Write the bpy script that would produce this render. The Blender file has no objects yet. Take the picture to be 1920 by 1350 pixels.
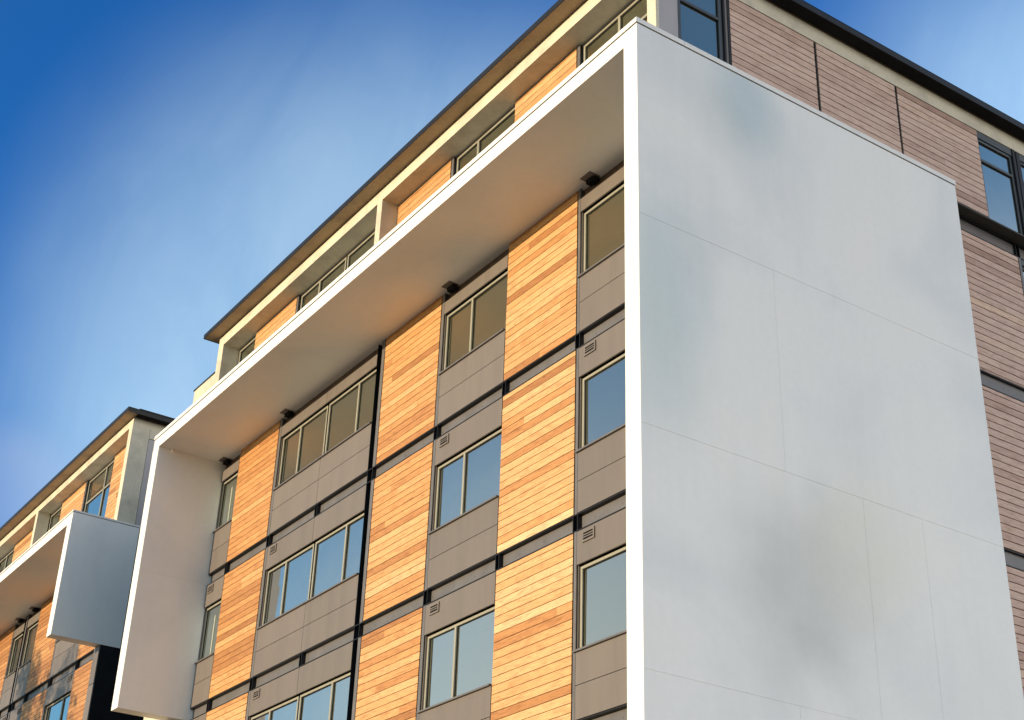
import bpy, bmesh, math, random
from mathutils import Vector, Matrix
random.seed(11)
sc = bpy.context.scene
COL = sc.collection
ZO = 15.577                      # height of the white frame's top above the pavement

# ------------------------------------------------------------------ materials
def new_mat(name):
    m = bpy.data.materials.new(name); m.use_nodes = True
    nt = m.node_tree; b = nt.nodes['Principled BSDF']
    return m, nt, b
def N(nt, typ, **kw):
    n = nt.nodes.new(typ)
    for k, v in kw.items():
        if k.startswith('i_'):
            n.inputs[k[2:].replace('_', ' ')].default_value = v
        else: setattr(n, k, v)
    return n
def L(nt, a, b): nt.links.new(a, b)
def world_pos(nt, scale=(1, 1, 1)):
    g = N(nt, 'ShaderNodeNewGeometry')
    mp = N(nt, 'ShaderNodeMapping'); mp.inputs['Scale'].default_value = scale
    L(nt, g.outputs['Position'], mp.inputs['Vector'])
    return mp.outputs['Vector']
def noise(nt, vec, scale, detail=4, rough=.55, dist=0):
    n = N(nt, 'ShaderNodeTexNoise'); n.inputs['Scale'].default_value = scale
    n.inputs['Detail'].default_value = detail; n.inputs['Roughness'].default_value = rough
    n.inputs['Distortion'].default_value = dist
    L(nt, vec, n.inputs['Vector']); return n.outputs['Fac']
def ramp(nt, fac, stops):
    r = N(nt, 'ShaderNodeValToRGB'); L(nt, fac, r.inputs['Fac'])
    e = r.color_ramp.elements
    while len(e) < len(stops): e.new(.5)
    for i, (p, c) in enumerate(stops):
        e[i].position = p; e[i].color = (c[0], c[1], c[2], 1)
    return r.outputs['Color']
def mult(nt, a, b, fac=1.0, mode='MULTIPLY'):
    m = N(nt, 'ShaderNodeMix', data_type='RGBA', blend_type=mode)
    m.inputs[0].default_value = fac
    for s, v in ((6, a), (7, b)):
        if hasattr(v, 'is_linked'): L(nt, v, m.inputs[s])
        else: m.inputs[s].default_value = (*v, 1)
    return m.outputs[2]
def bump(nt, b, h, strength, dist=.01):
    n = N(nt, 'ShaderNodeBump'); n.inputs['Strength'].default_value = strength
    n.inputs['Distance'].default_value = dist
    L(nt, h, n.inputs['Height']); L(nt, n.outputs['Normal'], b.inputs['Normal'])

def plain(name, col, rough=.5, metal=0., nscale=3., var=.12, bmp=.0, bscale=60, spec=.5):
    m, nt, b = new_mat(name)
    v = world_pos(nt)
    n1 = noise(nt, v, nscale, 5)
    lo = tuple(c * (1 - var) for c in col); hi = tuple(min(1, c * (1 + var)) for c in col)
    L(nt, ramp(nt, n1, [(.3, lo), (.7, hi)]), b.inputs['Base Color'])
    b.inputs['Roughness'].default_value = rough; b.inputs['Metallic'].default_value = metal
    b.inputs['Specular IOR Level'].default_value = spec
    if bmp: bump(nt, b, noise(nt, v, bscale, 3), bmp, .004)
    return m

# smooth white painted render, with faint rain staining and painted-in cloudy reflections
def mat_render():
    m, nt, b = new_mat('white_render')
    v = world_pos(nt)
    cloud = noise(nt, v, .33, 3, .5, .6)
    col = ramp(nt, cloud, [(.30, (.67, .69, .71)), (.50, (.78, .78, .78)), (.66, (.80, .79, .765))])
    streak = noise(nt, world_pos(nt, (2.2, 2.2, .12)), 2.0, 5, .6)
    col = mult(nt, col, ramp(nt, streak, [(.25, (.90, .90, .91)), (.55, (1, 1, 1))]), .22)
    # soft reflections on the big side wall, painted in as tinted patches
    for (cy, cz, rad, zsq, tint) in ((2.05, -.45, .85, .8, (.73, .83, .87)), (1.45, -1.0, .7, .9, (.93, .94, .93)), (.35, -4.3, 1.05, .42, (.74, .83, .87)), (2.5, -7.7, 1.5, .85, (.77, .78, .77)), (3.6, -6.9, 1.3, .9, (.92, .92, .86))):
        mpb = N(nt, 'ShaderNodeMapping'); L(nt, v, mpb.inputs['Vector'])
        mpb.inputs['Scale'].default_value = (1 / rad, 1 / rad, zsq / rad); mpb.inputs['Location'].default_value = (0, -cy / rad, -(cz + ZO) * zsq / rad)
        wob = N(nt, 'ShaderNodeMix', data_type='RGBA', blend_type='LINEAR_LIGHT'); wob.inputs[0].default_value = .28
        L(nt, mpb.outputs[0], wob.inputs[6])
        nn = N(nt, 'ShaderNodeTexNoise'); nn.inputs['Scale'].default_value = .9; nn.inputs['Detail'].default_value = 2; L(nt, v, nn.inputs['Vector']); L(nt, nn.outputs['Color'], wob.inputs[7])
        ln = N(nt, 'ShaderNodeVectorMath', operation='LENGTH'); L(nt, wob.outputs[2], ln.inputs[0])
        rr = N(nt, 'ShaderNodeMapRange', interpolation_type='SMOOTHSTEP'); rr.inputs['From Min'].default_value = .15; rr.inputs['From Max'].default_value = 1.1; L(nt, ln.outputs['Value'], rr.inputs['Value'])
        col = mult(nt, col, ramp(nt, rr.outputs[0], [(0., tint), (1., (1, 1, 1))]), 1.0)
    fine = noise(nt, v, 9, 6, .6)
    col = mult(nt, col, ramp(nt, fine, [(.2, (.94, .94, .94)), (.7, (1, 1, 1))]), .7)
    L(nt, col, b.inputs['Base Color'])
    b.inputs['Roughness'].default_value = .42; b.inputs['Specular IOR Level'].default_value = .45
    bump(nt, b, noise(nt, v, 45, 5, .7), .16, .006)
    return m
def mat_timber(name='cedar_boards', sky_cast=False):
    m, nt, b = new_mat(name)
    at = N(nt, 'ShaderNodeAttribute', attribute_name='tone')        # one tone per board
    sep = N(nt, 'ShaderNodeSeparateColor'); L(nt, at.outputs['Color'], sep.inputs[0])
    base = ramp(nt, sep.outputs[0], [(0., (.30, .135, .052)), (.25, (.42, .205, .080)), (.5, (.52, .280, .116)),
                                     (.78, (.60, .37, .185)), (1., (.67, .46, .27))])
    if sky_cast:
        base = ramp(nt, sep.outputs[0], [(0., (.36, .23, .18)), (.3, (.50, .35, .29)), (.7, (.60, .44, .37)), (1., (.66, .48, .36))])  # pinkish skylight cast of the unlit side, put into the board colour
    # grain: stretched noise, shifted per board
    g = N(nt, 'ShaderNodeNewGeometry')
    off = N(nt, 'ShaderNodeVectorMath', operation='MULTIPLY_ADD')
    L(nt, at.outputs['Color'], off.inputs[0]); off.inputs[1].default_value = (37, 37, 91)
    L(nt, g.outputs['Position'], off.inputs[2])
    mp = N(nt, 'ShaderNodeMapping'); mp.inputs['Scale'].default_value = (1.1, 1.1, 22)
    L(nt, off.outputs[0], mp.inputs['Vector'])
    gr = noise(nt, mp.outputs[0], 2.4, 6, .65, 1.6)
    col = mult(nt, base, ramp(nt, gr, [(.30, (.50, .40, .34)), (.48, (.95, .93, .91)), (.70, (1.14, 1.12, 1.08))]), 1.0)
    mp2 = N(nt, 'ShaderNodeMapping'); mp2.inputs['Scale'].default_value = (2.2, 2.2, 6)
    L(nt, off.outputs[0], mp2.inputs['Vector'])
    bl = noise(nt, mp2.outputs[0], 1.5, 3, .5, .5)
    col = mult(nt, col, ramp(nt, bl, [(.30, (.80, .72, .68)), (.52, (1, 1, 1))]), .65)
    # knots
    vo = N(nt, 'ShaderNodeTexVoronoi'); vo.inputs['Scale'].default_value = 1.5
    mp3 = N(nt, 'ShaderNodeMapping'); mp3.inputs['Scale'].default_value = (1.0, 1.0, 2.0)
    L(nt, off.outputs[0], mp3.inputs['Vector']); L(nt, mp3.outputs[0], vo.inputs['Vector'])
    col = mult(nt, col, ramp(nt, vo.outputs['Distance'], [(.02, (.36, .25, .2)), (.055, (1, 1, 1))]), .8)
    L(nt, col, b.inputs['Base Color'])
    b.inputs['Roughness'].default_value = .55; b.inputs['Specular IOR Level'].default_value = .3
    bump(nt, b, gr, .22, .004)
    return m
def mat_glass():
    m, nt, b = new_mat('coated_glass')
    b.inputs['Base Color'].default_value = (.055, .048, .018, 1)
    b.inputs['Roughness'].default_value = .3; b.inputs['Specular IOR Level'].default_value = .2
    gl = N(nt, 'ShaderNodeBsdfGlossy'); gl.inputs['Roughness'].default_value = .012
    gl.inputs['Color'].default_value = (.84, .90, .88, 1)
    bp = N(nt, 'ShaderNodeBump'); bp.inputs['Strength'].default_value = .10; bp.inputs['Distance'].default_value = .02
    L(nt, noise(nt, world_pos(nt), 1.3, 2), bp.inputs['Height']); L(nt, bp.outputs[0], gl.inputs['Normal'])
    fr = N(nt, 'ShaderNodeLayerWeight'); fr.inputs['Blend'].default_value = .5
    mr = N(nt, 'ShaderNodeMapRange'); mr.inputs['From Min'].default_value = .2; mr.inputs['From Max'].default_value = .8; mr.inputs['To Min'].default_value = .16; mr.inputs['To Max'].default_value = 1.0
    L(nt, fr.outputs['Facing'], mr.inputs['Value'])
    mx = N(nt, 'ShaderNodeMixShader'); L(nt, mr.outputs[0], mx.inputs[0])
    L(nt, b.outputs[0], mx.inputs[1]); L(nt, gl.outputs[0], mx.inputs[2])
    L(nt, mx.outputs[0], nt.nodes['Material Output'].inputs['Surface'])
    return m
def mat_panel(name='grey_brown_panel', col=(.152, .130, .120)):
    m, nt, b = new_mat(name)
    v = world_pos(nt)
    at = N(nt, 'ShaderNodeAttribute', attribute_name='tone')
    sep = N(nt, 'ShaderNodeSeparateColor'); L(nt, at.outputs['Color'], sep.inputs[0])
    c = ramp(nt, sep.outputs[0], [(0, tuple(x * .93 for x in col)), (1, tuple(x * 1.07 for x in col))])
    c = mult(nt, c, ramp(nt, noise(nt, world_pos(nt, (3, 3, .35)), 1.6, 5), [(.3, (.82, .83, .84)), (.6, (1, 1, 1))]), .7)
    c = mult(nt, c, ramp(nt, noise(nt, v, 160, 2), [(.3, (.92, .92, .92)), (.7, (1.05, 1.05, 1.05))]), .6)
    L(nt, c, b.inputs['Base Color']); b.inputs['Roughness'].default_value = .48
    return m
def mat_concrete(name, col):
    m, nt, b = new_mat(name)
    v = world_pos(nt)
    c = ramp(nt, noise(nt, v, 1.6, 6, .6, .8), [(.3, tuple(x * .78 for x in col)), (.52, col), (.72, tuple(x * 1.08 for x in col))])
    c = mult(nt, c, ramp(nt, noise(nt, v, 14, 5), [(.3, (.86, .86, .85)), (.6, (1, 1, 1))]), .6)
    L(nt, c, b.inputs['Base Color']); b.inputs['Roughness'].default_value = .75
    bump(nt, b, noise(nt, v, 50, 5), .2, .004)
    return m
M = dict(
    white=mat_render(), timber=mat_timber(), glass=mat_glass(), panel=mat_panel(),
    steel=plain('dark_grey_steel', (.115, .108, .112), .42, 0, 2.5, .15, .05),
    black=plain('black_lining', (.012, .012, .014), .8, 0, 3, .2, spec=.1),
    frame=plain('champagne_frame', (.28, .27, .225), .38, .0, 4, .06),
    dframe=plain('slate_frame', (.045, .055, .065), .4, 0, 4, .1),
    cream=mat_concrete('cream_concrete', (.56, .515, .42)),
    soffit=mat_concrete('soffit_board', (.40, .29, .18)),
    fascia=plain('dark_metal_fascia', (.014, .014, .017), .45, 0, 3, .15, spec=.25),
    bitumen=plain('dark_roof_sheet', (.05, .05, .05), .8, 0, 2, .2),
    coping=plain('white_coping', (.72, .71, .70), .4, 0, 2.5, .05),
    shade_brown=plain('recess_shade_brown', (.085, .052, .035), .5, 0, 3, .15),
    side=mat_timber('sky_cast_cedar_boards', True),
    lav=mat_panel('lilac_grey_panel', (.36, .34, .36)),
    cord=plain('pale_blind_rod', (.62, .64, .55), .5, 0, 3, .05),
)
# ------------------------------------------------------------------ mesh helpers
class MB:
    def __init__(s): s.v = []; s.f = []; s.t = []
    def box(s, x0, x1, y0, y1, z0, z1, tone=None):
        if x0 > x1: x0, x1 = x1, x0
        if y0 > y1: y0, y1 = y1, y0
        if z0 > z1: z0, z1 = z1, z0
        n = len(s.v)
        s.v += [(x0,y0,z0),(x1,y0,z0),(x1,y1,z0),(x0,y1,z0),(x0,y0,z1),(x1,y0,z1),(x1,y1,z1),(x0,y1,z1)]
        s.f += [tuple(n+i for i in q) for q in ((0,3,2,1),(4,5,6,7),(0,1,5,4),(1,2,6,5),(2,3,7,6),(3,0,4,7))]
        t = tone or (random.random(), random.random(), random.random())
        s.t += [t] * 6
        return s
    def build(s, name, mat, parent=None, bevel=0):
        me = bpy.data.meshes.new(name)
        org = Vector(parent_origin(parent))
        lo = Vector([min(v[i] for v in s.v) for i in range(3)]); hi = Vector([max(v[i] for v in s.v) for i in range(3)])
        c = (lo + hi) / 2
        me.from_pydata([tuple(Vector(v) - c) for v in s.v], [], s.f)
        at = me.color_attributes.new('tone', 'FLOAT_COLOR', 'CORNER')
        i = 0
        for p, t in zip(me.polygons, s.t):
            for _ in p.loop_indices:
                at.data[i].color = (*t, 1); i += 1
        me.materials.append(mat); me.update()
        o = bpy.data.objects.new(name, me); COL.objects.link(o)
        o.parent = parent; o.location = c + Vector((0, 0, ZO)) - org
        ORG[o.name] = c + Vector((0, 0, ZO))
        if bevel:
            md = o.modifiers.new('edge', 'BEVEL'); md.width = bevel; md.segments = 2; md.limit_method = 'ANGLE'
        return o
ORG = {}
def parent_origin(p): return ORG[p.name] if p else (0, 0, 0)
def tag(o, label=None, cat=None, group=None, kind=None):
    for k, v in (('label', label), ('category', cat), ('group', group), ('kind', kind)):
        if v: o[k] = v
    return o
def empty(name, loc, label, cat, group=None):
    o = bpy.data.objects.new(name, None); COL.objects.link(o); o.location = loc
    ORG[o.name] = Vector(loc); tag(o, label, cat, group); o.empty_display_size = .5
    return o

class Face:
    """front: along = x, depth = +y from the cladding plane; side: along = y, depth = -x"""
    def __init__(s, root, side, plane): s.root, s.side, s.p = root, side, plane
    def b(s, mb, u0, u1, d0, d1, z0, z1, tone=None):
        if s.side: mb.box(s.p - d1, s.p - d0, u0, u1, z0, z1, tone)
        else: mb.box(u0, u1, s.p + d0, s.p + d1, z0, z1, tone)
    def one(s, name, mat, *a, parent=None, bevel=0):
        mb = MB(); s.b(mb, *a); return mb.build(name, M[mat], parent or s.root, bevel)
    # boards, real ones with open joints
    def timber(s, u0, u1, z0, z1, pitch=.130, origin=0.0, mean=.6):
        mb = MB()
        s.b(mb, u0 + .004, u1 - .004, .034, .05, z0 + .004, z1 - .004, (.0, .0, .0))
        back = MB(); back.v, back.f, back.t = mb.v, mb.f, mb.t
        mb = MB(); gap = .0075 if s.side else .005
        n0 = math.floor((z0 - origin) / pitch)
        k = n0
        while True:
            a = origin + k * pitch; b_ = a + pitch
            if a >= z1 - .01: break
            a_, b2 = max(a, z0), min(b_, z1)
            if b2 - a_ > .02:
                cuts = [u0, u1]
                if random.random() < .22: cuts.insert(1, u0 + (u1 - u0) * random.uniform(.15, .85))
                for i in range(len(cuts) - 1):
                    t = min(1, max(0, random.gauss(mean, .115)))
                    if random.random() < .10: t = random.uniform(.05, .35)
                    j = random.uniform(-.0012, .0012)
                    g = .001 if i else 0
                    s.b(mb, cuts[i] + g, cuts[i+1], j, .03, a_ + gap, b2 - gap, (t, random.random(), random.random()))
            k += 1
        o = mb.build('timber_panel', M['side' if s.side else 'timber'], s.root)
        back.build('batten_backing', M['black'], o)
        return o
    def panel(s, u0, u1, z0, z1, mat='panel', d=0.0):
        g = .005
        return s.one('cladding_panel', mat, u0 + g, u1 - g, d, d + .025, z0 + g, z1 - g)
    def window(s, u0, u1, z0, z1, mulls=(), rec=.06, mat='frame', trans=(), sill=True, jamb=.042, dark='black', rev=True, rod=None, w_m=.05):
        mb = MB()
        f0, f1 = rec, rec + .05
        s.b(mb, u0, u0 + jamb, f0, f1, z0, z1); s.b(mb, u1 - jamb, u1, f0, f1, z0, z1)
        s.b(mb, u0 + jamb, u1 - jamb, f0, f1, z1 - jamb, z1); s.b(mb, u0 + jamb, u1 - jamb, f0, f1, z0, z0 + jamb * .8)
        edges = sorted([u0 + jamb, u1 - jamb])
        for m_ in mulls: s.b(mb, m_ - w_m / 2, m_ + w_m / 2, f0 - .004, f1, z0 + jamb * .8, z1 - jamb)
        us = [u0 + jamb] + [v for m_ in mulls for v in (m_ - w_m / 2, m_ + w_m / 2)] + [u1 - jamb]
        for t in trans:
            for i in range(0, len(us), 2): s.b(mb, us[i], us[i+1], f0, f1, t - .025, t + .025)
        w = mb.build('window', M[mat], s.root, .003)
        # slim dark glazing gaskets inside every light
        gk = MB()
        zs = [z0 + jamb * .8] + [v for t in sorted(trans) for v in (t - .025, t + .025)] + [z1 - jamb]
        for i in range(0, len(us), 2):
            for j in range(0, len(zs), 2):
                a, b_, c, e = us[i], us[i+1], zs[j], zs[j+1]; q = .012
                d0, d1 = f0 + .022, f0 + .034
                s.b(gk, a, a + q, d0, d1, c, e); s.b(gk, b_ - q, b_, d0, d1, c, e)
                s.b(gk, a + q, b_ - q, d0, d1, c, c + q); s.b(gk, a + q, b_ - q, d0, d1, e - q, e)
                pn = MB(); s.b(pn, a + q, b_ - q, f0 + .032, f0 + .040, c + q, e - q)
                po = pn.build('pane', M['glass'], w); po.rotation_euler = tuple(random.uniform(-.004, .004) for _ in range(3))
        gk.build('gasket', M['black'], w)
        if rod:
            r = MB(); s.b(r, rod - .009, rod + .009, f0 + .012, f0 + .028, z0 + jamb, z0 + (z1 - z0) * .78)
            r.build('blind_rod', M['cord'], w)
        if sill:
            sl = MB(); s.b(sl, u0 - .045, u1 + .0, -.035, rec, z0 - .03, z0 - .004)
            sl.build('sill', M['steel'], w)
        return w
    def vent(s, u0, z1, w=.28, h=.165):
        mb = MB(); t = .03
        s.b(mb, u0, u0 + w, -.022, .0, z1 - t, z1); s.b(mb, u0, u0 + w, -.022, .0, z1 - h, z1 - h + t)
        s.b(mb, u0, u0 + t, -.022, .0, z1 - h + t, z1 - t); s.b(mb, u0 + w - t, u0 + w, -.022, .0, z1 - h + t, z1 - t)
        v = mb.build('vent', M['panel'], s.root)
        bk = MB(); s.b(bk, u0 + t, u0 + w - t, -.004, -.001, z1 - h + t, z1 - t); bk.build('vent_opening', M['black'], v)
        sl = MB()
        n = 2
        for i in range(n):
            zc = z1 - t - (h - 2 * t) * (i + 1) / (n + 1)
            s.b(sl, u0 + t, u0 + w - t, -.024, -.006, zc - .008, zc + .008)
        sl.build('louvre', M['panel'], v)
        return v
    def column(s, u0, u1, z0, z1, d=0.0):
        mb = MB(); s.b(mb, u0, u1, d, d + .014, z0, z1); um = (u0 + u1) / 2
        s.b(mb, um - .006, um + .006, d + .014, .16, z0, z1)
        return mb.build('steel_column', M['steel'], s.root)
    def beam(s, u0, u1, zt, zb, stiff=(), dep=.085):
        """horizontal channel: projecting flanges, set-back web, deep black pockets at the stiffeners"""
        web = MB(); root = MB()
        s.b(root, u0, u1, .004, .10, zt - .016, zt); s.b(root, u0, u1, .002, .10, zb, zb + .016)
        cur = u0; segs = []
        for a, b_ in sorted(stiff):
            segs.append((cur, a)); cur = b_
        segs.append((cur, u1))
        for a, b_ in segs:
            if b_ > a: s.b(web, a, b_, dep, .10, zb + .016, zt - .016)
        st = root
        for a, b_ in stiff:
            s.b(st, a - .012, a, .006, .085, zb + .016, zt - .016); s.b(st, b_, b_ + .012, .006, .085, zb + .016, zt - .016)
        bolts = root; u = u0 + .25
        while u < u1 - .1:
            if not any(a - .05 < u < b_ + .05 for a, b_ in stiff):
                s.b(web, u - .006, u + .006, dep - .006, dep, zb + .135, zb + .147)
            u += .62
        o = root.build('steel_beam', M['fascia'], s.root)
        web.build('beam_web', M['steel'], o)
        return o

PITCH = 2.96
def zbeam(k): return (-2.90 - PITCH * k, -3.17 - PITCH * k)      # top, bottom of the beam under storey k
def ztop(k): return -.25 if k == 0 else zbeam(k - 1)[1]
NST = 5
TOPGAP = .003

def bay(F, u0, u1, k, units, seams=(), vent=None, left_rev=.012, rods=(), top=None):
    """a window bay: top panel, window units, sill, two panels"""
    zt, zb = ztop(k), zbeam(k)[0]
    pb = -.71 - 2.965 * k; sl = -1.905 - 2.98 * k; sm = -2.38 - 2.985 * k
    pt = (-.455 if top is None else top) if k == 0 else zt - .006
    if k == 0: F.one('recessed_fascia', 'shade_brown', u0, u1, .075, .09, pt - .02, zt - TOPGAP)  # dark brown carries the soffit's shade on this recessed board
    cuts = [u0] + list(seams) + [u1]
    for a, b_ in zip(cuts, cuts[1:]):
        F.panel(a, b_, pb, pt); F.panel(a, b_, sm, sl - .028); F.panel(a, b_, zb + .004, sm)
    F.one('window_reveal', 'panel', u0, u0 + left_rev, .03, .15, sl, pb)
    for i, (a, b_, mu) in enumerate(units):
        F.window(a, b_, sl + .004, pb - .012, mu, rod=rods[i] if rods else None, w_m=.05)
    if vent is not None and k > 0: F.vent(vent, pt - .05)

# ================================================================== BUILDING NEAR THE CAMERA
near = empty('apartment_building', (-8.6, 4.0, 0),
             'nearer timber and grey apartment block framed by a big white projecting surround', 'building')
FP = 1.551
F = Face(near, False, FP)
# dark core behind the cladding
core = MB()
core.box(-17.20, -.66, FP + .16, 14, -ZO, -.26)
core.build('wall', M['black'], near)
top = MB(); top.box(-15.95, -.66, 1.30, 14, .02, 2.14); top.build('attic_wall', M['black'], near)

stf = [(-16.06, -15.99), (-14.045, -13.935), (-11.94, -11.86), (-9.87, -9.70), (-7.55, -7.45), (-5.45, -5.37), (-3.47, -3.375)]
for k in range(NST):
    zt, (bt, bb) = ztop(k), zbeam(k)
    zt_t = zt - (TOPGAP if k == 0 else .004)
    for a, b_ in ((-5.41, -3.46), (-9.56, -7.56), (-16.005, -14.07)):
        F.timber(a, b_, bt + .004, zt_t, origin=bt, mean={-5.41: .64, -9.56: .50, -16.005: .38}[a] + .06 * min(k, 2))
    for a, b_ in ((-3.43, -3.372), (-7.53, -7.452), (-14.035, -13.935)): F.column(a, b_, bt, zt_t)
    F.column(-9.69, -9.585, bt, zt_t)
    # bays
    bay(F, -3.37, -.30, k, [(-3.355, -.32, (-2.02,))], vent=-3.22)
    bay(F, -7.45, -5.425, k, [(-7.435, -5.44, (-6.60,))], vent=-7.30)
    bay(F, -13.93, -9.87, k, [(-13.915, -11.93, (-13.10,)), (-11.87, -9.885, (-10.63,))], seams=(-11.90,), vent=-13.78)
    bay(F, -16.945, -16.02, k, [(-16.935, -16.03, ())], vent=-16.82, rods=(-16.42,))
    F.beam(-16.945, -.30, bt, bb, stf)
F.one('plinth', 'panel', -16.9, -.3, 0, .1, -ZO, zbeam(NST-1)[1])
# recess lining beside the wide column
F.one('column_recess', 'black', -9.865, -9.565, .15, .158, -ZO, -.26)
for k in range(NST): F.one('column_lining', 'black', -9.869, -9.865, .003, .15, zbeam(k)[0] + .002, ztop(k) - .004)

# white surround
soff = MB(); soff.box(-17.28, -.293, 0, 1.70, -.25, 0); s_ = soff.build('white_surround', M['white'], near)
wl = MB(); wl.box(-17.30, -16.95, 0, 1.70, -6.114, -.25); wl.build('surround_wall', M['white'], near)
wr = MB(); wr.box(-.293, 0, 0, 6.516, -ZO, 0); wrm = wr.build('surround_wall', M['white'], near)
# raised weather joints on the big side wall and inside the left wing
jt = MB()
for z in (-3.155, -6.165, -9.17, -12.2): jt.box(.0005, .0035, .004, 6.51, z - .006, z + .006)
for y, z0, z1 in ((2.35, -6.16, -3.16), (3.73, -12.2, -6.17), (4.86, -12.2, -6.17), (2.35, -12.2, -9.18)):
    jt.box(.0005, .0022, y - .004, y + .004, z0, z1)
jt.build('render_joint', M['white'], wrm)
jt = MB(); jt.box(-16.9495, -16.946, .006, 1.54, -3.13, -3.118); jt.build('render_joint', M['white'], near)
# coping: thin shadow gap, then a pressed white cap
cp = MB()
xx = -17.295
while xx < .012:
    cp.box(xx, min(xx + 2.88, .012), -.014, .30, .016, .10); xx += 2.884
for a, b_ in ((.303, .86), (.864, 3.70), (3.704, 6.53)): cp.box(-.29, .012, a, b_, .016, .10)
cp.build('coping', M['coping'], near, .004)
cg = MB(); cg.box(-17.27, -.006, .006, .29, .0, .016); cg.box(-.28, -.006, .29, 6.50, .0, .016)
cg.build('coping_gap', M['fascia'], near)
rf = MB(); rf.box(-17.2, -.30, .31, 14, .002, .03); rf.build('terrace_deck', M['bitumen'], near)
# steel stub brackets under the soffit
for x in (-3.04, -7.18, -13.62, -16.70):
    mb = MB(); mb.box(x - .10, x + .10, FP - .07, FP + .045, -.335, -.262)
    b_ = mb.build('soffit_bracket', M['black'], near, .004)
    pl = MB(); pl.box(x - .13, x + .13, FP - .17, FP + .04, -.262, -.251); pl.build('bracket_plate', M['panel'], b_)
# overflow pipe poking out of the left wing
bm = bmesh.new()
bmesh.ops.create_cone(bm, cap_ends=True, segments=20, radius1=.024, radius2=.024, depth=.17)
me = bpy.data.meshes.new('overflow_pipe'); bm.to_mesh(me); bm.free(); me.materials.append(M['coping'])
o = bpy.data.objects.new('overflow_pipe', me); COL.objects.link(o); o.parent = near
o.rotation_euler = (math.radians(68), 0, math.radians(40)); o.location = Vector((-16.93, .33, -.29 + ZO)) - near.location

# ---- attic storey
AY = 1.12
A = Face(near, False, AY)
def attic_timber(FF, a, b_, z0, z1): FF.timber(a, b_, z0, z1, origin=0)
for a, b_ in ((-14.95, -12.96), (-8.78, -6.80), (-4.72, -2.95)): attic_timber(A, a, b_, .03, 2.13)
for a, b_ in ((-12.93, -12.87), (-6.77, -6.70), (-2.92, -2.85)): A.column(a, b_, .03, 2.14)
def attic_window(FF, a, b_, mu, zt=2.10, tr=()):
    FF.window(a, b_, .10, zt, mu, rec=.05, trans=tr, sill=False, w_m=.055)
attic_window(A, -15.90, -14.97, ())
attic_window(A, -12.84, -10.86, (-12.0,)); attic_window(A, -10.80, -8.92, (-9.2,))
attic_window(A, -6.67, -4.74, (-5.96,)); attic_window(A, -2.82, -.71, (-1.88,), tr=(1.62,))
at = MB(); at.box(-16.2, -.5, .77, 1.295, 2.15, 2.41); at.build('attic_beam', M['cream'], near)
at = MB(); at.box(-.78, -.50, 1.295, 13.9, 2.095, 2.40); at.build('attic_beam', M['cream'], near)
for a, b_, d in ((-16.2, -15.93, 1.29), (-8.90, -8.71, 1.13)):
    c = MB(); c.box(a, b_, .77, d, .03, 2.15); c.build('attic_column', M['cream'], near)
c = MB(); c.box(-.70, -.50, .77, .83, .03, 2.15); cc = c.build('attic_column', M['cream'], near)
c = MB(); c.box(-.70, -.504, .83, 1.195, .03, 2.15); c.build('column_cladding', M['lav'], cc)
# low upstand left of the attic
c = MB(); c.box(-17.36, -16.205, .775, 1.0, .03, 1.53); cu = c.build('roof_upstand', M['cream'], near)
c = MB(); c.box(-17.385, -16.203, .755, 1.02, 1.53, 1.56); c.build('upstand_coping', M['fascia'], cu)
# roof
def roof(root, xl, xr, yf, zs, yb):
    r = MB(); r.box(xl + .012, xr - .012, yf + .012, yb, zs, zs + .085)
    R_ = r.build('roof', M['soffit'], root)
    f = MB()
    f.box(xl, xr, yf, yf + .012, zs - .012, zs + .10); f.box(xr - .012, xr, yf + .012, yb, zs - .03, zs + .10)
    f.box(xl, xl + .012, yf + .012, yb, zs - .012, zs + .10)
    f.box(xl, xr, yf + .012, yb, zs + .086, zs + .10)
    f.build('fascia', M['fascia'], R_)
    u = MB(); u.box(xl + .32, xr - .16, yf + .36, yb, zs + .10, zs + .21); u.build('roof_edge', M['fascia'], R_)
    g = MB(); g.box(xr - .232, xr - .013, yf + .31, yb - .01, zs - .028, zs - .001); g.build('gable_soffit', M['black'], R_)  # black sheet: the unlit shade under the side eave put into colour
    return R_
roof(near, -16.47, -.25, .475, 2.44, 14)
gp = MB(); gp.box(-16.18, -.52, .80, 1.29, 2.41, 2.439); gp.build('shadow_gap', M['black'], near)

# ---- side elevation
S = Face(near, True, -.5)
def side_T(a, b_, z0, z1): S.timber(a, b_, z0, z1, origin=0)
side_T(2.25, 4.06, .0, 2.085); side_T(4.12, 5.93, .0, 2.085); side_T(5.985, 7.975, .0, 2.085)
for a in (4.075, 5.945):
    S.one('joint_strip', 'black', a, a + .03, .01, .05, .0, 2.085)
S.window(1.20, 2.10, .04, 2.085, (), rec=.02, mat='dframe', trans=(1.50,), sill=False, jamb=.07)
S.one('corner_post', 'fascia', 2.105, 2.14, -.01, .15, .03, 2.09)
S.one('corner_strip', 'panel', 2.142, 2.19, .0, .15, .03, 2.09)
S.one('corner_post', 'fascia', 2.192, 2.242, -.01, .15, .03, 2.09)
S.window(7.985, 8.90, .005, 1.94, (), rec=.03, mat='dframe', trans=(1.50,), sill=False, jamb=.05)
S.one('blind_box', 'dframe', 7.985, 8.90, .01, .10, 1.945, 2.085)
S.one('corner_post', 'fascia', 8.905, 8.97, -.008, .15, .0, 2.09)
S.one('window_reveal', 'panel', 8.972, 9.01, .03, .15, .0, 2.09)
S.one('corner_post', 'fascia', 9.012, 9.10, .0, .15, .0, 2.09)
S.window(9.11, 10.1, .005, 1.94, (), rec=.03, mat='dframe', trans=(1.50,), sill=False)
S.one('blind_box', 'dframe', 9.11, 10.1, .01, .10, 1.945, 2.085)
side_T(10.12, 13.9, 0, 2.085)
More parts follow.
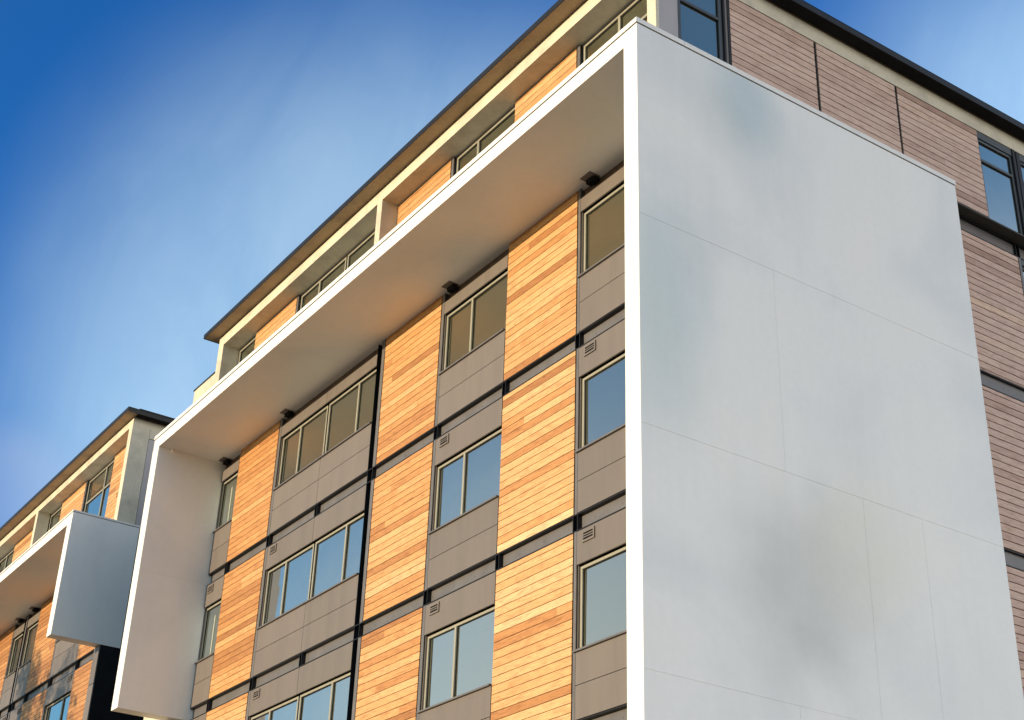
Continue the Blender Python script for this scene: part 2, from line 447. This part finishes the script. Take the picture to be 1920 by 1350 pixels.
def sbeam(z0, z1): S.beam(6.3, 13.9, z0, z1, ((8.60, 8.68),), .05)
sbeam(-.015, -.29)
for k in range(NST):
    bt, bb = zbeam(k); zt = -.29 if k == 0 else zbeam(k - 1)[1]
    side_T(6.3, 8.60, bt + .004, zt - .004)
    S.column(8.62, 8.68, bt, zt)
    S.window(8.70, 9.9, bt + .9, zt - .12, (), rec=.04, mat='dframe', trans=(bt + 2.2,))
    S.panel(8.69, 9.95, bt + .004, bt + .86)
    S.one('blind_box', 'dframe', 8.70, 9.9, .01, .1, zt - .115, zt - .006)
    side_T(9.96, 13.9, bt + .004, zt - .004)
    sbeam(bt, bb)
S.one('plinth', 'panel', .3, 13.9, 0, .1, -ZO, zbeam(NST-1)[1])

# ---- link block under the left wing
lk = MB(); lk.box(-18.75, -17.32, 1.24, 6, -ZO, -5.2)
lko = lk.build('link_block', M['cream'], near)

# ================================================================== SECOND BUILDING
far_ = empty('apartment_building', (-33.0, 4.0, 0),
             'farther timber and grey apartment block at left edge, with a short hanging white wing', 'building')
G = Face(far_, False, FP)
XE = -40.0
core = MB(); core.box(XE, -23.75, FP + .16, 14, -ZO, -.26); core.build('wall', M['black'], far_)
at = MB(); at.box(XE, -22.9, 1.66, 14, .02, 2.79); at.build('attic_wall', M['black'], far_)
stg = [(-25.24, -25.16), (-27.36, -27.26), (-29.40, -29.34), (-30.78, -30.46), (-31.83, -31.75), (-33.85, -33.78)]
for k in range(NST):
    zt, (bt, bb) = ztop(k), zbeam(k)
    zt_t = zt - (TOPGAP if k == 0 else .004)
    for a, b_ in ((-25.20, -23.88), (-29.36, -27.37), (-33.80, -31.83), (-39.9, -37.9)): G.timber(a, b_, bt + .004, zt_t, origin=bt, mean=.28)
    for a, b_ in ((-27.34, -27.27), (-31.80, -31.74), (-30.62, -30.52), (-37.87, -37.80)): G.column(a, b_, bt, zt_t)
    bay(G, -27.26, -25.21, k, [(-27.245, -25.22, (-25.95,))], vent=-25.62)
    bay(G, -30.44, -29.37, k, [(-30.43, -29.38, ())], vent=-29.75)
    bay(G, -31.73, -30.76, k, [(-31.72, -30.77, ())], vent=-31.1)
    bay(G, -37.79, -33.81, k, [(-37.78, -35.8, (-36.9,)), (-35.74, -33.82, (-34.6,))], seams=(-35.77,), vent=-37.6)
    G.panel(-23.87, -22.95, bt, zt_t)
    G.beam(XE + .1, -23.75, bt, bb, stg)
G.one('column_recess', 'black', -30.75, -30.45, .15, .158, -ZO, -.26)
for k in range(NST): G.one('column_lining', 'black', -30.757, -30.753, .003, .15, zbeam(k)[0] + .002, ztop(k) - .004)
# dark return wall with grey front cladding
dw = MB(); dw.box(-22.93, -22.56, 1.262, 9, -ZO, -3.175); dwo = dw.build('return_wall', M['black'], far_)
fr = MB(); z = -3.18
while z > -ZO + 1:
    fr.box(-22.92, -22.562, 1.235, 1.26, z - .95, z - .008); z -= .96
fr.build('return_cladding', M['panel'], dwo)
# white surround
sm = MB(); sm.box(XE, -22.888, 0, 1.75, -.25, 0); sm.build('white_surround', M['white'], far_)
sm = MB(); sm.box(-22.888, -22.552, 0, 1.755, -3.172, 0); sm.build('surround_wall', M['white'], far_)
cp = MB(); cp.box(XE, -22.54, -.014, .30, .014, .062); cp.box(-22.86, -22.54, .30, 1.80, .014, .062)
cp.build('coping', M['coping'], far_, .004)
cg = MB(); cg.box(XE, -22.56, .006, .29, .0, .014); cg.box(-22.85, -22.56, .29, 1.74, .0, .014); cg.build('coping_gap', M['fascia'], far_)
for x in (-23.6, -29.9, -31.2):
    mb = MB(); mb.box(x - .10, x + .10, FP - .07, FP + .045, -.335, -.262)
    b_ = mb.build('soffit_bracket', M['black'], far_, .004)
    pl = MB(); pl.box(x - .13, x + .13, FP - .17, FP + .04, -.262, -.251); pl.build('bracket_plate', M['panel'], b_)
# attic
AZ = 2.80
B = Face(far_, False, 1.50)
for a, b_ in ((-24.79, -22.93), (-29.03, -27.05), (-33.46, -30.40)): B.timber(a, b_, .03, AZ - .02, origin=0)
B.column(-27.02, -26.95, .03, AZ)
B.window(-26.90, -24.81, .10, AZ - .06, (-25.50,), rec=.05, trans=(2.05,), sill=False)
B.window(-30.18, -29.05, .10, AZ - .06, (), rec=.05, trans=(2.05,), sill=False)
B.window(-36.0, -33.5, .10, AZ - .06, (-35.2, -34.4), rec=.05, trans=(2.05,), sill=False)
at = MB(); at.box(XE, -22.65, 1.16, 1.655, AZ, 3.03); at.build('attic_beam', M['cream'], far_)
c = MB(); c.box(-22.93, -22.65, 1.655, 13, AZ - .25, 3.03); c.build('attic_beam', M['cream'], far_)
c = MB(); c.box(-30.41, -30.20, 1.16, 1.52, .03, AZ); c.build('attic_column', M['cream'], far_)
c = MB(); c.box(-22.90, -22.65, 1.16, 1.645, .03, AZ); c.build('attic_column', M['cream'], far_)
c = MB(); c.box(-22.90, -22.665, 1.66, 9, .03, AZ - .26); c.build('attic_side_cladding', M['lav'], far_)
roof(far_, XE, -22.36, .875, 3.055, 13)
gp = MB(); gp.box(XE, -22.67, 1.19, 1.65, 3.03, 3.054); gp.build('shadow_gap', M['black'], far_)

# ================================================================== GROUND
def ground_mat():
    m, nt, b = new_mat('paving')
    v = world_pos(nt)
    br = N(nt, 'ShaderNodeTexBrick'); br.inputs['Scale'].default_value = 1.6
    br.inputs['Color1'].default_value = (.40, .28, .165, 1); br.inputs['Color2'].default_value = (.33, .235, .14, 1)
    br.inputs['Mortar'].default_value = (.12, .11, .10, 1); br.inputs['Mortar Size'].default_value = .012
    L(nt, v, br.inputs['Vector'])
    c = mult(nt, br.outputs['Color'], ramp(nt, noise(nt, v, .7, 6), [(.3, (.75, .75, .75)), (.65, (1.05, 1.05, 1.05))]), .8)
    L(nt, c, b.inputs['Base Color']); b.inputs['Roughness'].default_value = .8
    return m
bm = bmesh.new(); bmesh.ops.create_grid(bm, x_segments=2, y_segments=2, size=1500)
me = bpy.data.meshes.new('ground'); bm.to_mesh(me); bm.free(); me.materials.append(ground_mat())
g = bpy.data.objects.new('ground', me); COL.objects.link(g); g['kind'] = 'structure'

# ================================================================== SHADE TREES (unseen, left of the view, added to shade the far block)
leaf = plain('leaf_green', (.055, .085, .025), .6, 0, 3, .4)
bark = plain('bark', (.09, .065, .045), .9, 0, 6, .3, .3, 20)
def tree(x, y, h, r, seed, label):
    rnd = random.Random(seed)
    t = bpy.data.objects.new('shade_tree', None); COL.objects.link(t); t.location = (x, y, 0); tag(t, label, 'tree', 'unseen trees added to shade the far block')
    bm = bmesh.new()
    def limb(p0, p1, r0, r1):
        d = (p1 - p0); q = d.to_track_quat('Z', 'Y').to_matrix().to_4x4(); q.translation = (p0 + p1) / 2
        bmesh.ops.create_cone(bm, cap_ends=True, segments=9, radius1=r0, radius2=r1, depth=d.length, matrix=q)
    p = Vector((0, 0, -.05)); tips = []
    for i in range(5):
        n = p + Vector((rnd.uniform(-.25, .25), rnd.uniform(-.25, .25), h * .15)); limb(p, n, .24 - i * .035, .24 - (i + 1) * .035); p = n
        if i > 0:
            for _ in range(3):
                a = rnd.uniform(0, 6.28); e = n + Vector((math.cos(a) * r * rnd.uniform(.4, .8), math.sin(a) * r * rnd.uniform(.4, .8), h * rnd.uniform(.06, .2)))
                limb(n, e, .075, .02); tips.append(e)
    me = bpy.data.meshes.new('trunk'); bm.to_mesh(me); bm.free(); me.materials.append(bark)
    o = bpy.data.objects.new('trunk', me); COL.objects.link(o); o.parent = t
    cl = list(tips)
    for _ in range(95):
        while True:
            v = Vector((rnd.uniform(-1, 1), rnd.uniform(-1, 1), rnd.uniform(-1, 1)))
            if .25 < v.length < 1: break
        cl.append(Vector((v.x * r, v.y * r, h * .66 + v.z * h * .33)))
    vs, fs = [], []
    for c in cl:
        cr = rnd.uniform(.5, 1.05)
        for _ in range(210):
            v = Vector((rnd.gauss(0, 1), rnd.gauss(0, 1), rnd.gauss(0, 1))).normalized() * cr * rnd.random() ** .4
            q = c + v; a = Vector((rnd.gauss(0, 1), rnd.gauss(0, 1), rnd.gauss(0, 1))).normalized(); b = a.orthogonal().normalized()
            sz = rnd.uniform(.07, .13); n = len(vs)
            vs += [tuple(q - a * sz), tuple(q + b * sz * .6), tuple(q + a * sz), tuple(q - b * sz * .6)]; fs.append((n, n + 1, n + 2, n + 3))
    me = bpy.data.meshes.new('crown'); me.from_pydata(vs, [], fs); me.materials.append(leaf)
    o = bpy.data.objects.new('crown', me); COL.objects.link(o); o.parent = t
tree(-29.2, -20.0, 17.0, 3.6, 3, 'unseen leafy tree added for shade, nearer to the white framed block')
tree(-36.5, -21.0, 16.4, 3.8, 8, 'unseen leafy tree added for shade, farther down the street, outermost')

# ================================================================== LIGHT AND SKY
EL, AZM = 7.4, 2.5          # sun low, square on to the front, a touch towards -x
sun_dir = Vector((-math.sin(math.radians(AZM)) * math.cos(math.radians(EL)), -math.cos(math.radians(AZM)) * math.cos(math.radians(EL)), math.sin(math.radians(EL))))
ld = bpy.data.lights.new('sun', 'SUN'); ld.energy = 4.7; ld.angle = math.radians(.5); ld.color = (1, .77, .49)
lo = bpy.data.objects.new('sun', ld); COL.objects.link(lo)
lo.rotation_euler = sun_dir.to_track_quat('Z', 'Y').to_euler()

w = bpy.data.worlds.new('World'); sc.world = w; w.use_nodes = True
nt = w.node_tree; bg = nt.nodes['Background']
sky = N(nt, 'ShaderNodeTexSky', sky_type='NISHITA'); sky.sun_disc = False
sky.sun_elevation = math.radians(EL); sky.sun_rotation = math.atan2(sun_dir.x, sun_dir.y)
sky.air_density = 1.0; sky.dust_density = .6; sky.ozone_density = 2.0
tc = N(nt, 'ShaderNodeTexCoord')
def blob(d, r0, r1, nfac):
    """soft veil of thin cloud round a direction"""
    v = Vector(d).normalized()
    nz = N(nt, 'ShaderNodeTexNoise'); nz.inputs['Scale'].default_value = 2.6; nz.inputs['Detail'].default_value = 3
    L(nt, tc.outputs['Generated'], nz.inputs['Vector'])
    dt = N(nt, 'ShaderNodeVectorMath', operation='DOT_PRODUCT'); L(nt, tc.outputs['Generated'], dt.inputs[0]); dt.inputs[1].default_value = v
    ac = N(nt, 'ShaderNodeMath', operation='ARCCOSINE'); L(nt, dt.outputs['Value'], ac.inputs[0])
    ad = N(nt, 'ShaderNodeMath', operation='MULTIPLY_ADD'); L(nt, nz.outputs['Fac'], ad.inputs[0]); ad.inputs[1].default_value = nfac; L(nt, ac.outputs[0], ad.inputs[2])
    mr = N(nt, 'ShaderNodeMapRange', interpolation_type='SMOOTHSTEP')
    mr.inputs['From Min'].default_value = math.radians(r0) + nfac * .5; mr.inputs['From Max'].default_value = math.radians(r1) + nfac * .5
    mr.inputs['To Min'].default_value = 1; mr.inputs['To Max'].default_value = 0
    L(nt, ad.outputs[0], mr.inputs['Value']); return mr.outputs[0]
HAZE = (-.76, -.60, .22)
v1 = blob((-.784, .433, .445), 9.0, 18.5, .10)
v2 = blob((-.4355, .6776, .5926), .5, 10.5, .06)
mx = N(nt, 'ShaderNodeMath', operation='MAXIMUM'); L(nt, v1, mx.inputs[0]); L(nt, v2, mx.inputs[1])
deep0 = mult(nt, sky.outputs['Color'], (.17, .77, 1.58), 1.0)
base = mult(nt, sky.outputs['Color'], (.80, 1.18, 1.40), 1.0)
gd = blob((-.734, .485, .476), 20, 42, .1)
dm = N(nt, 'ShaderNodeMix', data_type='RGBA'); L(nt, gd, dm.inputs[0]); L(nt, base, dm.inputs[6]); L(nt, deep0, dm.inputs[7])
deep = dm.outputs[2]
veil = mult(nt, sky.outputs['Color'], (3.15, 2.8, 2.55), 1.0)
sn = N(nt, 'ShaderNodeTexNoise'); sn.inputs['Scale'].default_value = 5; sn.inputs['Detail'].default_value = 7; sn.inputs['Roughness'].default_value = .6; sn.inputs['Distortion'].default_value = .6
smp = N(nt, 'ShaderNodeMapping'); smp.inputs['Rotation'].default_value = (.3, .5, .2); smp.inputs['Scale'].default_value = (1, 3.2, 1.6); L(nt, tc.outputs['Generated'], smp.inputs['Vector']); L(nt, smp.outputs[0], sn.inputs['Vector'])
veil = mult(nt, veil, ramp(nt, sn.outputs['Fac'], [(.3, (.86, .91, .96)), (.7, (1.12, 1.07, 1.03))]), 1.0)
skym = N(nt, 'ShaderNodeMix', data_type='RGBA'); L(nt, mx.outputs[0], skym.inputs[0]); L(nt, deep, skym.inputs[6]); L(nt, veil, skym.inputs[7])
# scattered thin cloud
cn = N(nt, 'ShaderNodeTexNoise'); cn.inputs['Scale'].default_value = 4.5; cn.inputs['Detail'].default_value = 6; cn.inputs['Distortion'].default_value = .3
mp = N(nt, 'ShaderNodeMapping'); mp.inputs['Scale'].default_value = (1, 1, 3.0); L(nt, tc.outputs['Generated'], mp.inputs['Vector']); L(nt, mp.outputs[0], cn.inputs['Vector'])
cf = N(nt, 'ShaderNodeMapRange', interpolation_type='SMOOTHSTEP'); cf.inputs['From Min'].default_value = .56; cf.inputs['From Max'].default_value = .78; cf.inputs['To Max'].default_value = .45
L(nt, cn.outputs['Fac'], cf.inputs['Value'])
gate = blob((-.905, .215, .365), 1.2, 3.2, .03)                       # one small wisp at the far left
gm = N(nt, 'ShaderNodeMath', operation='MULTIPLY'); gm.inputs[1].default_value = .13; L(nt, gate, gm.inputs[0])
cf = gm
cm = N(nt, 'ShaderNodeMix', data_type='RGBA'); L(nt, cf.outputs[0], cm.inputs[0]); L(nt, skym.outputs[2], cm.inputs[6]); cm.inputs[7].default_value = (4.6, 4.4, 4.6, 1)
# bright cloud glow added in the unseen sky to light the side wall, and pale haze low over the street
side_fill = blob((.93, .35, .13), 20, 54, .5)
sx = N(nt, 'ShaderNodeSeparateXYZ'); L(nt, tc.outputs['Generated'], sx.inputs[0])
ez = N(nt, 'ShaderNodeMapRange', interpolation_type='SMOOTHSTEP'); ez.inputs['From Min'].default_value = .28; ez.inputs['From Max'].default_value = .60
ez.inputs['To Min'].default_value = 1; ez.inputs['To Max'].default_value = 0; L(nt, sx.outputs[2], ez.inputs['Value'])
bz = N(nt, 'ShaderNodeMath', operation='MULTIPLY'); L(nt, side_fill, bz.inputs[0]); L(nt, ez.outputs[0], bz.inputs[1]); side_fill = bz.outputs[0]
b1 = N(nt, 'ShaderNodeMix', data_type='RGBA'); L(nt, side_fill, b1.inputs[0]); L(nt, cm.outputs[2], b1.inputs[6]); b1.inputs[7].default_value = (17.2, 16.0, 14.6, 1)
hz = blob(HAZE, 4, 17, .22)
hm = N(nt, 'ShaderNodeMath', operation='MULTIPLY'); hm.inputs[1].default_value = .7; L(nt, hz, hm.inputs[0])
b2 = N(nt, 'ShaderNodeMix', data_type='RGBA'); L(nt, hm.outputs[0], b2.inputs[0]); L(nt, b1.outputs[2], b2.inputs[6]); b2.inputs[7].default_value = (4.6, 4.9, 4.7, 1)
L(nt, b2.outputs[2], bg.inputs['Color']); bg.inputs['Strength'].default_value = .15

# ================================================================== CAMERA (solved from the vanishing points)
cam = bpy.data.cameras.new('camera'); co = bpy.data.objects.new('camera', cam); COL.objects.link(co); sc.camera = co
r = Vector((0.56479143, 0.82462647, 0.03165148)); u = Vector((0.37684906, -0.29184826, 0.87909577)); f = Vector((-0.73416308, 0.48457793, 0.47559311))
mt = Matrix((r, u, -f)).transposed().to_4x4(); mt.translation = Vector((12.37620035, -10.04255515, -13.9771791 + ZO))
co.matrix_world = mt
cam.sensor_width = 36; cam.sensor_fit = 'HORIZONTAL'; cam.lens = 2776.71 / 1920 * 36; cam.clip_end = 6000; cam.clip_start = .1

sc.view_settings.view_transform = 'Standard'; sc.view_settings.look = 'None'
sc.view_settings.exposure = .35; sc.view_settings.gamma = 1
sc.cycles.max_bounces = 8; sc.cycles.diffuse_bounces = 5; sc.cycles.glossy_bounces = 5
